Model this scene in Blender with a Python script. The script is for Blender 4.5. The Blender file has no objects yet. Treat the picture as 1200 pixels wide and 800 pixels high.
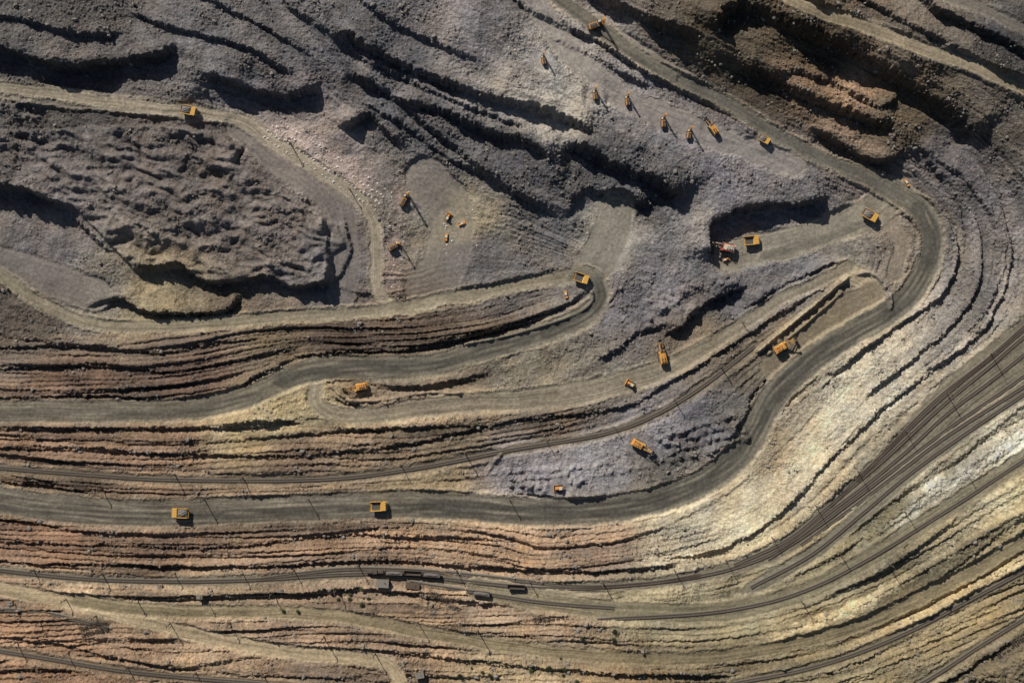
import bpy, math, random
import numpy as np
from mathutils import Vector, Matrix
random.seed(7); rng=np.random.default_rng(11)
S=0.6; CH=900.0          # metres per map unit, camera height
F=np.float32
# ------------------------------------------------------------------ noise
_ang=rng.random((256,256)).astype(F)*2*np.pi
_gx=np.cos(_ang).astype(F); _gy=np.sin(_ang).astype(F)
_v3=(rng.random((64,64,64)).astype(F)*2-1)
def fade(t): return t*t*t*(t*(t*6-15)+10)
def n2(x,y,seed=0):
    x=x+seed*17.37; y=y+seed*9.71
    xi=np.floor(x).astype(np.int32); yi=np.floor(y).astype(np.int32)
    xf=(x-xi).astype(F); yf=(y-yi).astype(F)
    a=xi&255; b=(xi+1)&255; c=yi&255; d=(yi+1)&255
    u=fade(xf); v=fade(yf)
    n00=_gx[a,c]*xf+_gy[a,c]*yf
    n10=_gx[b,c]*(xf-1)+_gy[b,c]*yf
    n01=_gx[a,d]*xf+_gy[a,d]*(yf-1)
    n11=_gx[b,d]*(xf-1)+_gy[b,d]*(yf-1)
    return ((n00*(1-u)+n10*u)*(1-v)+(n01*(1-u)+n11*u)*v)*1.5
def fbm(x,y,o=4,seed=0,g=0.5):
    r=0;a=1;s=0
    for i in range(o):
        r=r+a*n2(x*2**i,y*2**i,seed+i*3); s+=a; a*=g
    return r/s
def n3(x,y,z,seed=0):
    x=x+seed*7.13; y=y+seed*3.77; z=z+seed*5.31
    xi=np.floor(x).astype(np.int32); yi=np.floor(y).astype(np.int32); zi=np.floor(z).astype(np.int32)
    u=fade((x-xi).astype(F)); v=fade((y-yi).astype(F)); w=fade((z-zi).astype(F))
    a=xi&63;b=(xi+1)&63;c=yi&63;d=(yi+1)&63;e=zi&63;f=(zi+1)&63
    T=_v3
    return ((T[a,c,e]*(1-u)+T[b,c,e]*u)*(1-v)+(T[a,d,e]*(1-u)+T[b,d,e]*u)*v)*(1-w)+ \
           ((T[a,c,f]*(1-u)+T[b,c,f]*u)*(1-v)+(T[a,d,f]*(1-u)+T[b,d,f]*u)*v)*w
def sst(a,b,x):
    t=np.clip((x-a)/(b-a),0,1); return t*t*(3-2*t)
def lin(c,sat=.80):
    c=np.array(c,float)
    if c[0]-c[2]>30 and c[0]-c[1]>22: sat=.66     # keep the oxidised layers dusty
    c=c/255.0
    c=np.where(c<=0.04045,c/12.92,((c+0.055)/1.055)**2.4)
    l=c@np.array([.2126,.7152,.0722])
    return (l+(c-l)*sat)*np.array([1.02,1.0,.94])
# ------------------------------------------------------------------ curves
def dense(pts,step=5.0):
    P=np.array(pts,float)
    P=np.vstack([2*P[0]-P[1],P,2*P[-1]-P[-2]])
    out=[]
    for i in range(1,len(P)-2):
        p0,p1,p2,p3=P[i-1],P[i],P[i+1],P[i+2]
        n=max(1,int(np.linalg.norm(p2-p1)/step))
        for k in range(n):
            t=k/n
            out.append(0.5*((2*p1)+(-p0+p2)*t+(2*p0-5*p1+4*p2-p3)*t*t+(-p0+3*p1-3*p2+p3)*t**3))
    out.append(P[-2]); return np.array(out)
# ------------------------------------------------------------------ grid
def axis(lo,hi,step,far):
    core=list(np.arange(lo,hi+step*0.5,step)); s=step; a=lo; left=[]
    while a>-far: s*=1.25; a-=s; left.append(a)
    s=step; b=core[-1]; right=[]
    while b<far: s*=1.25; b+=s; right.append(b)
    return np.array(left[::-1]+core+right)
STEP=0.9
ax=axis(-45,1245,STEP,9000); ay=axis(-45,845,STEP,9000)
GX,GY=np.meshgrid(ax,ay); GX=GX.astype(F); GY=GY.astype(F)
NY,NX=GX.shape
WX=(GX+2.0*fbm(GX/28,GY/28,2,3)+1.4*fbm(GX/7,GY/7,2,5)+1.2*n2(GX/2.7,GY/2.7,7)).astype(F)
WY=(GY+2.0*fbm(GX/28,GY/28,2,13)+1.4*fbm(GX/7,GY/7,2,15)+1.2*n2(GX/2.7,GY/2.7,17)).astype(F)
def cfield(pts,R,warp=True,step=6):
    P=dense(pts,step)
    j0=np.searchsorted(ax,P[:,0].min()-R-8); j1=np.searchsorted(ax,P[:,0].max()+R+8)
    i0=np.searchsorted(ay,P[:,1].min()-R-8); i1=np.searchsorted(ay,P[:,1].max()+R+8)
    D=np.full((i1-i0,j1-j0),1e6,F); T=np.zeros_like(D); t0=0
    XX=WX if warp else GX; YY=WY if warp else GY
    for k in range(len(P)-1):
        a=P[k];b=P[k+1];L=np.linalg.norm(b-a)
        if L<1e-6: continue
        lo=np.minimum(a,b)-R-8; hi=np.maximum(a,b)+R+8
        x0=np.searchsorted(ax,lo[0]);x1=np.searchsorted(ax,hi[0]);y0=np.searchsorted(ay,lo[1]);y1=np.searchsorted(ay,hi[1])
        if x1<=x0 or y1<=y0: t0+=L; continue
        px=XX[y0:y1,x0:x1]-F(a[0]); py=YY[y0:y1,x0:x1]-F(a[1])
        d=(b-a)/L
        s=np.clip(px*F(d[0])+py*F(d[1]),0,F(L))
        qx=px-s*F(d[0]); qy=py-s*F(d[1])
        r=np.sqrt(qx*qx+qy*qy)
        sg=np.where(px*F(d[1])-py*F(d[0])>=0,1,-1).astype(F)
        Dv=D[y0-i0:y1-i0,x0-j0:x1-j0]; Tv=T[y0-i0:y1-i0,x0-j0:x1-j0]
        m=r<np.abs(Dv)
        Dv[m]=(r*sg)[m]; Tv[m]=(s+t0)[m]
        t0+=L
    return slice(i0,i1),slice(j0,j1),D,T,t0
# ------------------------------------------------------------------ coarse maps
CS=4.0; cx=np.arange(-60,1261,CS); cy=np.arange(-60,861,CS)
CX,CY=np.meshgrid(cx,cy)
def sample(M,x,y):
    fx=np.clip((x+60)/CS,0,len(cx)-1.001); fy=np.clip((y+60)/CS,0,len(cy)-1.001)
    xi=fx.astype(np.int32); yi=fy.astype(np.int32); u=(fx-xi).astype(F); v=(fy-yi).astype(F)
    if M.ndim==3: u=u[...,None]; v=v[...,None]
    return (M[yi,xi]*(1-u)+M[yi,xi+1]*u)*(1-v)+(M[yi+1,xi]*(1-u)+M[yi+1,xi+1]*u)*v
flow=[
(405,[(-60,405),(180,410),(300,392),(450,385),(560,378),(640,358),(690,345)]),
(375,[(-60,290),(0,322),(40,350),(90,375),(150,383),(280,375),(430,365),(520,350),(620,332),(680,322)]),
(480,[(-60,482),(150,482),(290,465),(360,433),(470,430),(560,412),(660,380),(715,352),(735,310),(720,270)]),
(512,[(-60,518),(200,515),(380,503),(480,495),(600,488),(700,468),(790,430),(870,382),(930,345),(1000,312)]),
(550,[(-60,545),(200,562),(370,562),(480,550),(600,527),(700,510),(800,470),(890,412),(990,330),(1030,300)]),
(595,[(-60,590),(130,600),(300,597),(443,592),(600,598),(720,596),(830,562),(888,505),(930,440),(1000,385),(1070,340),(1090,275),(1060,232),(960,185),(850,120),(750,70),(650,0),(590,-60)]),
(625,[(620,650),(760,630),(870,590),(930,530),(1000,460),(1080,400),(1140,330),(1135,250),(1090,190),(1000,140)]),
(652,[(700,665),(850,640),(940,590),(1010,510),(1100,440),(1170,370),(1185,290),(1170,210),(1140,160)]),
(675,[(-60,665),(100,678),(300,678),(470,672),(640,688),(800,678),(910,645),(1010,575),(1110,480),(1200,400),(1260,350)]),
(715,[(-60,700),(300,712),(500,722),(700,715),(850,710),(1000,660),(1100,600),(1260,500)]),
(762,[(-60,760),(300,748),(500,752),(760,772),(900,762),(1000,735),(1100,690),(1260,600)]),
(840,[(-60,850),(700,860),(1000,840),(1260,740)]),
(700,[(700,-60),(860,0),(1000,60),(1110,110),(1200,180),(1260,230)]),
(740,[(860,-60),(1000,0),(1130,60),(1260,130)]),
(560,[(520,-60),(640,60),(720,110),(830,170),(950,225),(1020,250)]),
(525,[(400,-60),(480,60),(650,140),(760,215),(830,260)]),
(480,[(290,-60),(380,60),(500,150),(620,240),(700,290)]),
(435,[(-60,30),(100,70),(250,95),(400,160),(460,230),(480,310)]),
(410,[(-60,98),(130,120),(280,138),(370,195),(440,260),(440,335)]),
]
def solve(step_list=(16,8,4)):
    U=None
    for st in step_list:
        gx=np.arange(-60,1261,st); gy=np.arange(-60,861,st)
        C=np.zeros((len(gy),len(gx))); M=np.zeros_like(C)
        for v,p in flow:
            P=dense(p,st*0.7)
            ii=np.clip(((P[:,1]+60)/st).round().astype(int),0,len(gy)-1); jj=np.clip(((P[:,0]+60)/st).round().astype(int),0,len(gx)-1)
            C[ii,jj]=v; M[ii,jj]=1
        if U is None: U=np.full(C.shape,550.0)
        else:
            yi=np.clip(np.arange(len(gy))/2,0,U.shape[0]-1.001); xi=np.clip(np.arange(len(gx))/2,0,U.shape[1]-1.001)
            a=yi.astype(int);b=xi.astype(int);fa=(yi-a)[:,None];fb=(xi-b)[None]
            U=(U[a][:,b]*(1-fb)+U[a][:,b+1]*fb)*(1-fa)+(U[a+1][:,b]*(1-fb)+U[a+1][:,b+1]*fb)*fa
        for it in range(500):
            E=np.pad(U,1,mode='edge')
            U=(E[:-2,1:-1]+E[2:,1:-1]+E[1:-1,:-2]+E[1:-1,2:])*0.25
            U=np.where(M>0,C,U)
    for it in range(14):
        E=np.pad(U,1,mode='edge'); U=(E[:-2,1:-1]+E[2:,1:-1]+E[1:-1,:-2]+E[1:-1,2:])*0.25
    return U
UC=solve()
def rbf(samples,s=26.0,ku=1.0,pw=2.0,blur=3):
    A=np.array([list(q) for q in samples],float)
    us=sample(UC,A[:,0],A[:,1])
    W=0;V=0
    for k in range(len(A)):
        d2=((CX-A[k,0])**2+(CY-A[k,1])**2)+ku*(UC-us[k])**2
        w=1.0/(d2+s*s)**pw
        W=W+w; V=V+w[...,None]*A[k,2:]
    R=V/W[...,None]
    for it in range(blur):
        E=np.pad(R,((1,1),(1,1),(0,0)),mode='edge'); R=(E[:-2,1:-1]+E[2:,1:-1]+E[1:-1,:-2]+E[1:-1,2:])*0.25
    return R
hs=[(100,830,34),(400,830,36),(700,830,38),(1000,830,42),(1200,800,44),(100,740,25),(400,740,26),(700,740,26),(1000,720,28),
(100,675,17),(400,675,17),(700,685,18),(900,650,18),(1010,575,18),(1110,480,18),(1200,400,20),(1200,600,32),(1100,640,28),
(100,600,8),(400,593,8),(700,597,7),(860,535,6),(950,430,4),(1080,330,0),(1090,270,0),(1060,232,0),(950,180,3),(850,120,6),(700,35,9),
(100,482,-2),(400,430,-3),(600,400,-5),(700,340,-9),(600,336,-10),(400,366,-10),(100,380,-9),(20,335,-8),(440,300,-9),(440,240,-7),(300,145,-5),(100,110,-4),
(100,545,3),(400,560,4),(600,527,3),(800,470,2),(950,360,0),(700,460,-2),(900,350,-2),(1030,290,-3),(860,300,-11),(940,285,-10),(1020,250,-5),
(200,230,-1),(60,270,-5),(200,340,-7),(50,30,8),(250,50,10),(400,20,18),(560,20,20),(600,80,16),(480,110,6),(560,170,0),(520,260,-11),(620,290,-10),(650,150,10),(760,180,9),(850,200,5),(780,270,0),(760,340,-6),(700,270,-9),
(770,10,22),(850,30,26),(950,20,34),(960,100,16),(1050,130,14),(1100,40,36),(1200,60,40),(1200,150,26),(1130,200,10),(1190,300,14),(1150,400,14),(1000,480,10),(900,590,11)]
BC=rbf(hs,22,0.6,1.6,10)[...,0]
cs=[(20,20,100,96,96,.3,1),(100,30,104,98,97,.3,1.1),(250,50,112,108,110,.4,1),(350,30,110,106,108,.5,.9),(450,50,100,98,103,.6,1),(560,40,124,118,120,.4,.8),(620,90,144,137,132,.3,.6),(660,120,154,147,140,.3,.6),(720,130,126,120,121,.4,.8),
(60,190,112,104,103,.1,.8),(200,220,112,103,100,.1,.8),(300,250,112,103,100,.1,.8),(350,110,110,104,107,.4,1),(375,165,146,132,126,.1,.5),(450,100,106,103,107,.4,1),(520,160,94,93,98,.6,1.1),(600,200,90,89,95,.5,1.1),(640,260,98,96,100,.4,1),
(540,255,148,136,112,.1,.5),(500,230,124,117,112,.1,.6),(390,320,108,103,104,.1,.6),(60,280,118,111,111,.1,.6),(110,340,126,119,111,.1,.6),(30,380,104,93,84,.6,.8),(560,300,104,100,102,.2,.8),(180,355,148,132,102,.2,.5),(60,130,98,94,94,.3,.9),
(720,190,88,88,94,.3,1.2),(780,230,88,88,95,.3,1.1),(850,200,124,119,126,.2,.8),(800,270,142,136,135,.3,.7),(710,280,138,133,124,.1,.5),(740,350,108,104,109,.3,1),(780,330,124,118,122,.2,1),(900,200,120,115,117,.3,.9),(930,235,114,109,112,.3,.9),
(870,70,92,82,68,.3,1.1),(950,60,90,78,62,.3,1.1),(900,100,78,71,63,.3,1.1),(1000,110,158,122,88,.2,1),(940,95,138,108,80,.2,1),(1040,130,106,92,74,.3,1.1),(1090,100,104,91,76,.3,1),(1100,50,118,107,96,.5,.8),(1180,30,94,90,90,.6,1),(1150,130,106,97,88,.4,1),(1120,190,108,102,103,.6,1),(1170,250,114,109,111,.6,1),
(1150,330,122,116,114,.7,.9),(1055,280,130,118,108,.2,.7),(1110,400,144,136,127,.5,.9),(1000,295,122,115,107,.3,.7),(930,320,122,118,121,.6,.9),(870,350,108,105,110,.4,1),(820,400,118,105,90,.6,.9),(880,420,108,97,84,.5,.8),(960,370,136,121,96,.4,.6),(930,390,122,108,88,.3,.7),
(620,440,124,115,100,.3,.7),(680,440,118,112,103,.3,.8),(560,395,112,95,79,1,.8),(480,385,105,88,74,1,.8),(400,395,100,83,72,1,.8),(200,400,100,87,78,1,.8),(100,445,108,88,76,1,.9),(220,440,112,90,78,1,.8),(330,400,116,100,80,.8,.7),
(50,520,134,103,79,1,.9),(200,530,136,105,79,1,1),(350,530,122,99,79,1,1),(450,520,136,112,86,1,.9),(550,500,142,119,90,1,.9),(650,490,128,108,89,1,.9),(330,492,158,141,104,.5,.7),(280,505,150,131,98,.6,.7),(60,555,108,90,75,1,.8),(300,575,140,112,84,.8,.8),(500,570,140,122,94,.5,.7),
(700,540,132,128,132,.1,.7),(620,545,126,122,128,.1,.7),(780,510,126,121,126,.1,.8),(820,500,104,102,109,.1,.9),(860,490,106,101,98,.3,.9),(780,540,102,98,94,.1,.8),
(60,630,134,100,75,1,.9),(200,635,136,104,78,1,.9),(350,640,138,109,84,1,1),(450,640,150,119,92,1,1),(600,640,150,121,94,1,1.1),(700,640,142,115,91,1,1.1),(790,640,160,145,120,.6,.9),(800,610,160,150,128,.4,.7),(880,595,180,164,133,.3,.5),(950,540,182,165,134,.3,.5),(1000,480,170,160,139,.25,.7),(1040,445,174,164,146,.25,.9),(910,540,156,140,114,.3,.7),
(1100,500,112,109,101,.7,.6),(1150,440,108,106,100,.7,.6),(1060,545,120,113,96,.7,.7),(1120,560,128,123,108,.6,.8),(1180,520,174,168,150,.6,.8),(1100,565,164,156,136,.5,.8),(1050,610,122,115,92,.6,.7),(960,650,128,118,90,.7,.8),(1100,620,160,143,108,.8,.9),(1190,580,168,154,118,.8,.9),(1180,640,142,129,98,.9,.8),(1000,690,122,113,90,.8,.6),
(850,718,132,123,96,.5,.5),(760,708,150,138,107,.5,.6),(1060,680,124,111,82,.9,.7),(100,700,160,131,97,.7,.8),(250,700,166,135,98,.8,.8),(400,700,150,121,92,.8,.9),(550,712,156,126,93,.8,1),(650,730,148,121,91,.8,1),(40,735,148,112,82,1,.9),(200,735,140,111,84,1,.9),(350,735,146,115,86,1,1),(500,735,150,119,87,1,1),
(60,790,134,102,76,1,1),(250,775,156,126,92,.8,.9),(400,790,132,106,81,.9,1),(600,785,150,127,90,.8,1),(750,795,132,110,80,.9,1),(850,790,114,100,75,1,.9),(950,780,124,111,83,1,.8),(1060,760,134,119,88,1,.8),(1150,700,130,115,84,1,.8),(1190,790,102,92,73,1,.9),(1000,790,136,123,93,1,.8)]
cs2=[(a,b)+tuple(lin((r,g,bb)))+(s,q) for a,b,r,g,bb,s,q in cs]
CC=rbf(cs2,14,1.5,2.2,1)
U=sample(UC,GX,GY).astype(F)
B=sample(BC,GX,GY).astype(F)
CM=sample(CC,GX+14*fbm(GX/60,GY/60,3,31),GY+10*fbm(GX/60,GY/60,3,37)).astype(F)
col=CM[...,:3].copy(); strat=CM[...,3].copy(); rough=CM[...,4].copy()
Z=B.copy()
# ------------------------------------------------------------------ strata benches (follow the flow of the pit wall)
lowx=GX*F(.007); lowy=GY*F(.007)
Uw=U+.9*n2(GX/11,GY/11,201)+1.0*n2(GX/4,GY/4,202)
def saw(per,amp,thr,seed,drop=0.16,wav=.4):
    s=Uw/per+wav*n3(lowx*.8,lowy*.8,U*F(.008),seed)
    fl=np.floor(s); s=s-fl
    f=np.where(s<1-drop,s/(1-drop),(1-s)/drop)-0.5
    m=sst(thr,thr+.35,n3(lowx*1.1+fl*.37,lowy*1.1,fl*0.71,seed+4))
    return amp*f*m,fl
a1,f1=saw(27,3.6,-.3,1,.11); a2,f2=saw(12,2.1,-.2,5,.18,.7); a3,f3=saw(5.6,1.4,-.3,9,.28,1.2)
Z+=strat*(a1+a2+a3)
tone1=n3(f1*.77,lowx*.8,lowy*.8,40); tone2=n3(f2*.77,lowx*1.2,lowy*1.2,42); tone3=n3(f3*.77,lowx*2,lowy*2,44)
# ------------------------------------------------------------------ undulation + rough
big=fbm(GX/70,GY/70,3,41); mid=fbm(GX/22,GY/22,3,47)
Z+=3.2*big+1.3*mid*(1-strat*.75)
patch=sst(-.15,.35,fbm(GX/48,GY/48,3,51))
rough*= .6+.65*patch
rid=1-np.abs(fbm(WX/13,WY/13,3,53))*3
Z+=rough*(rid*0.5)*(1-.4*strat)
def poly_mask(pts,soft):
    P=np.array(pts,float); inside=np.zeros(GX.shape,bool)
    n=len(P)
    for i in range(n):
        x1,y1=P[i];x2,y2=P[(i+1)%n]
        if y1==y2: continue
        c=((WY>=min(y1,y2))&(WY<max(y1,y2)))&(WX<(x2-x1)*(WY-y1)/(y2-y1)+x1)
        inside^=c
    m=inside.astype(F)
    for it in range(soft):
        E=np.pad(m,1,mode='edge'); m=((E[:-2,1:-1]+E[2:,1:-1]+E[1:-1,:-2]+E[1:-1,2:])*0.25).astype(F)
    return m
dump=poly_mask([(-60,155),(90,152),(180,148),(262,158),(285,172),(275,192),(330,225),(395,262),(405,288),(388,300),(392,330),(345,338),(320,325),(245,332),(215,313),(160,318),(120,275),(90,245),(40,225),(-60,215)],4)
ca,sa=math.cos(.30),math.sin(.30)
dx_=GX+9*fbm(GX/40,GY/40,2,60); dy_=GY+9*fbm(GX/40,GY/40,2,66)
rx=dx_*ca+dy_*sa; ry=-dx_*sa+dy_*ca
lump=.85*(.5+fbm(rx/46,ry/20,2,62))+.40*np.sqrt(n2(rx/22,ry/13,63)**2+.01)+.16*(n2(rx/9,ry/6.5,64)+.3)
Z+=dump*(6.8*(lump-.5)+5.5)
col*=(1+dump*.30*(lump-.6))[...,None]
# ------------------------------------------------------------------ cliffs
def cliff(pts,h,w=7,L=28,warp=True,dark=0,rib=1.0):
    w=w*.70
    si,sj,D,T,tot=cfield(pts,L*2.6+w,warp)
    ok=np.abs(D)<1e5
    tap=sst(0,22,T)*sst(0,22,tot-T)
    ribs=rib*(1.7*n2(T/5.0,D*.04+h,71)+1.3*n2(T/11.0,D*.03+h*3,72)+.8*n2(T/2.4,D*.05+h,74))
    if w<4: ribs=ribs*.55
    d=D+ribs*np.clip(1-np.abs(D)/18,0,1)
    hh=h*tap*(0.85+0.5*n2(T/40,D*0+h,73))
    up=np.clip((d+w)/w,0,1)
    up=0.82*up**1.1+0.18*np.clip((d+w*2.4)/(w*2.4),0,1)
    dec=np.exp(-np.maximum(0,np.abs(D)-w)/L)
    Z[si,sj]+=np.where(ok,hh*(up-0.5)*dec,0)
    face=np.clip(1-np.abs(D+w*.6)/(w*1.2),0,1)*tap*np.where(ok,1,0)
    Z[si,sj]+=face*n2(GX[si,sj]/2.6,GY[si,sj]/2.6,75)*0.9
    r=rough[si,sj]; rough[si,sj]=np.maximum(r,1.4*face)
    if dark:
        k=(1-dark*face)[...,None]; col[si,sj]*=k  # paints shade into the ground colour along the cliff face
C=cliff
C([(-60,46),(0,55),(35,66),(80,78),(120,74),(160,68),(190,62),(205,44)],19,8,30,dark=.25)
C([(-60,18),(30,24),(90,40),(150,38)],6,6,16)
C([(-60,70),(-10,95),(20,118),(50,122)],5,5,14)
C([(232,82),(262,92),(285,102),(325,110),(352,108),(380,100)],15,7,24,dark=.2)
C([(392,150),(415,140),(432,132),(462,160),(476,175)],13,8,20,dark=.2)
C([(150,12),(190,28),(240,40),(300,60),(350,92)],6,5,20)
C([(200,-20),(260,6),(320,36),(370,70)],5,5,14)
C([(300,-40),(345,10),(400,45),(440,80)],7,6,26)
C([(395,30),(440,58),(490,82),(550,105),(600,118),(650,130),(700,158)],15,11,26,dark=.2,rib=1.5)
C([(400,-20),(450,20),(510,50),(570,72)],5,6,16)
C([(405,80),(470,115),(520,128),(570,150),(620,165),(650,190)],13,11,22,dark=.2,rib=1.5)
C([(430,70),(500,104),(560,128),(620,150)],6,6,12,rib=1.5)
C([(420,115),(480,150),(530,185),(580,205)],6,6,12,rib=1.5)
C([(470,120),(540,175),(590,215),(640,240),(655,260)],9,9,22,rib=1.5)
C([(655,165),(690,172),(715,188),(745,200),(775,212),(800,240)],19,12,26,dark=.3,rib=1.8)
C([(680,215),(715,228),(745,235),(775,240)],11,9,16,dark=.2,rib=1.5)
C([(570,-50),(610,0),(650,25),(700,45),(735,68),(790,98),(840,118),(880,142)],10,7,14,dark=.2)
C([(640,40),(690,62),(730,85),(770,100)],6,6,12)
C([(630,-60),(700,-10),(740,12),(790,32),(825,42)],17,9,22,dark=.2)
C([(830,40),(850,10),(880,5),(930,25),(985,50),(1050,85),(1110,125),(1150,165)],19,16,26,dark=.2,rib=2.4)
C([(860,70),(900,88),(950,110),(1000,130),(1050,150)],13,12,18,dark=.2,rib=2)
C([(890,90),(930,82),(980,98),(1030,122),(1060,100)],7,8,12,rib=1.6)
C([(950,145),(985,168),(1010,182),(1035,188),(1060,172)],13,7,16,dark=.25)
C([(1075,160),(1090,185),(1110,210),(1130,235)],6,7,16,rib=1.4)
C([(1040,-60),(1090,5),(1140,28),(1200,60),(1260,95)],10,7,14,dark=.2)
C([(980,-20),(1040,15),(1110,50),(1180,90),(1260,150)],7,5,12)
C([(-60,150),(0,153),(90,150),(180,145),(255,155),(286,170)],-4,4,10)
C([(284,160),(290,178),(272,196)],8,5,12)
C([(-60,208),(0,214),(40,224),(70,240),(88,246)],16,8,18,dark=.25)
C([(84,240),(95,262),(118,282),(136,300)],7,7,14)
C([(156,312),(190,311),(215,308),(238,328),(270,330),(318,322),(340,336),(392,326),(408,300),(404,262),(400,250)],8,5,10,dark=.2)
C([(96,362),(125,350),(150,350),(165,362),(200,366),(262,364),(276,352),(285,340)],10,6,12,dark=.2)
C([(400,256),(380,300)],5,5,8)
C([(829,310),(830,280),(832,262),(860,246),(900,238),(940,238),(972,228)],16,7,20,dark=.3)
C([(775,392),(800,378),(828,352),(850,342),(880,330)],12,7,16,dark=.2)
C([(690,420),(720,410),(740,392),(790,375)],5,6,14)
C([(660,260),(672,230),(690,222)],5,7,12)
C([(1030,262),(1055,250),(1078,270),(1080,300),(1060,330),(1045,352)],5,4,8)
C([(870,362),(905,340),(950,318),(1000,300)],4,4,8)
C([(560,575),(590,580),(640,578),(700,585),(760,575),(820,552),(852,530),(872,505)],5,5,9)
C([(845,520),(868,492),(880,465),(900,440),(930,412),(968,388)],5,5,9)
C([(572,540),(590,525),(640,520),(700,508),(760,498),(800,478)],-4,5,10)
C([(370,452),(390,444),(440,441),(490,432),(560,418)],4,4,9)
C([(385,455),(400,468),(440,476),(520,466),(580,462)],4,4,7)
C([(500,398),(560,388),(620,372),(668,352),(690,338)],5,5,8)
C([(360,330),(470,348),(520,340),(600,328),(660,312)],4,4,9)
for pts,h in [
 ([(-60,408),(100,404),(180,412),(250,402),(310,394)],4),
 ([(-60,434),(60,428),(120,425),(200,434),(300,416),(360,402)],4),
 ([(-60,468),(100,462),(200,466),(262,457),(300,440),(345,420)],6),
 ([(340,416),(400,412),(480,408),(560,392),(640,372)],6),
 ([(-60,498),(100,500),(240,500),(330,498)],4),
 ([(255,500),(300,492),(365,494)],7),
 ([(-60,524),(80,522),(200,530),(330,532),(470,520),(600,492),(720,478),(780,450),(860,400),(990,318)],4),
 ([(-60,560),(60,568),(130,582),(200,587),(340,580),(480,578),(565,578)],5),
 ([(-60,614),(100,618),(200,620),(330,612),(440,614),(560,618)],-4),
 ([(-60,630),(100,636),(250,640),(400,626),(520,628),(600,632)],4),
 ([(-60,655),(120,660),(300,662),(430,655),(560,662),(700,668),(800,660)],5),
 ([(-60,688),(60,694),(180,700),(330,694),(430,688),(560,704),(700,704)],5),
 ([(150,712),(300,722),(420,722),(520,738),(640,745)],4),
 ([(-60,742),(40,748),(120,765),(240,785),(380,792),(440,792)],4),
 ([(200,740),(300,752),(440,760),(560,772),(700,786),(860,790)],4),
 ([(740,650),(840,655),(900,632),(950,592),(1010,535),(1080,480),(1150,425)],-4),
 ([(1000,640),(1060,590),(1110,555),(1170,515),(1240,465)],-7),
 ([(960,690),(1020,655),(1080,612),(1150,565),(1240,505)],6),
 ([(930,705),(1000,676),(1080,630),(1150,582),(1240,525)],-6),
 ([(900,740),(990,712),(1080,665),(1160,615),(1240,570)],-5),
 ([(820,770),(920,760),(1020,728),(1120,675),(1240,600)],6),
 ([(880,785),(960,768),(1060,728),(1150,680),(1240,622)],-5),
 ([(900,800),(1000,775),(1100,725),(1240,650)],5),
 ([(960,820),(1050,785),(1140,735),(1240,672)],-5),
 ([(1040,830),(1120,790),(1190,745),(1240,710)],5),
 ([(1040,215),(1090,232),(1118,270),(1122,310),(1100,350),(1050,385),(1000,420),(960,460)],-6),
 ([(1060,180),(1120,225),(1150,270),(1150,330),(1120,380),(1060,430),(1010,470)],-5),
 ([(1150,190),(1180,260),(1185,320),(1150,390),(1080,440)],-5),
 ([(1090,180),(1135,215),(1166,265),(1168,325),(1135,385),(1070,435)],4),
 ([(905,500),(930,470),(960,450),(1000,430)],-4),
 ([(760,655),(850,640),(920,595),(980,530),(1050,465),(1120,415)],4),
 ]:
    C(pts,h,4.2,8 if abs(h)<6 else 11)
# colour bands of exposed rock
def band(pts,w,c,mix=.7,tap0=40):
    si,sj,D,T,tot=cfield(pts,w*1.6,True)
    a=np.abs(D)+w*.28*n2(T/22,np.sign(D)*3+w,181)+w*.2*n2(GX[si,sj]/6,GY[si,sj]/6,182)
    k=(1-sst(w*.25,w*.6,a))*sst(0,tap0,T)*sst(0,tap0,tot-T)*mix*(.75+.5*n2(GX[si,sj]/13,GY[si,sj]/13,183))*(np.abs(D)<1e5)
    k=np.clip(k,0,1)[...,None]; col[si,sj]=col[si,sj]*(1-k)+lin(c)*k
band([(1290,455),(1180,520),(1120,560),(1070,598),(1030,630)],22,(188,183,168),.75)
band([(1290,520),(1180,590),(1110,640),(1040,690),(960,728),(880,750)],14,(186,169,132),.7)
band([(1290,500),(1180,562),(1100,612),(1030,660),(940,695)],16,(114,108,88),.7)
band([(1290,575),(1180,640),(1100,690),(1020,726),(900,760)],12,(116,103,80),.6)
band([(1290,600),(1200,655),(1110,705),(1020,745)],10,(168,150,114),.6)
band([(1100,380),(1050,425),(1000,470),(950,530),(890,590),(820,625),(750,645)],44,(176,165,142),.5)
band([(1085,410),(1030,450),(985,505)],22,(164,158,146),.5)
band([(1150,400),(1080,455),(1020,512),(960,575),(900,620)],9,(120,112,96),.6)
band([(1195,160),(1205,240),(1190,310),(1150,370),(1090,425)],16,(140,134,131),.6)
band([(1120,200),(1155,270),(1140,340),(1090,395),(1020,440)],12,(100,94,94),.6)
band([(1100,230),(1130,290),(1110,350),(1060,385)],10,(130,119,104),.5)
band([(590,45),(640,85),(690,120),(740,140)],26,(154,148,140),.6)
band([(320,140),(380,180),(440,218)],26,(164,146,140),.85,10)
band([(468,210),(462,270),(456,345)],20,(138,120,115),.5,10)
band([(760,240),(790,262),(810,300),(770,330)],34,(142,136,134),.5)
band([(-60,692),(60,697),(150,708),(260,702)],10,(174,145,106),.6)
band([(230,506),(300,498),(380,490),(500,490)],16,(160,144,112),.6)
band([(390,372),(480,366),(600,345)],8,(148,134,106),.5)
band([(-60,398),(120,394),(300,384)],6,(138,118,96),.5)
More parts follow.
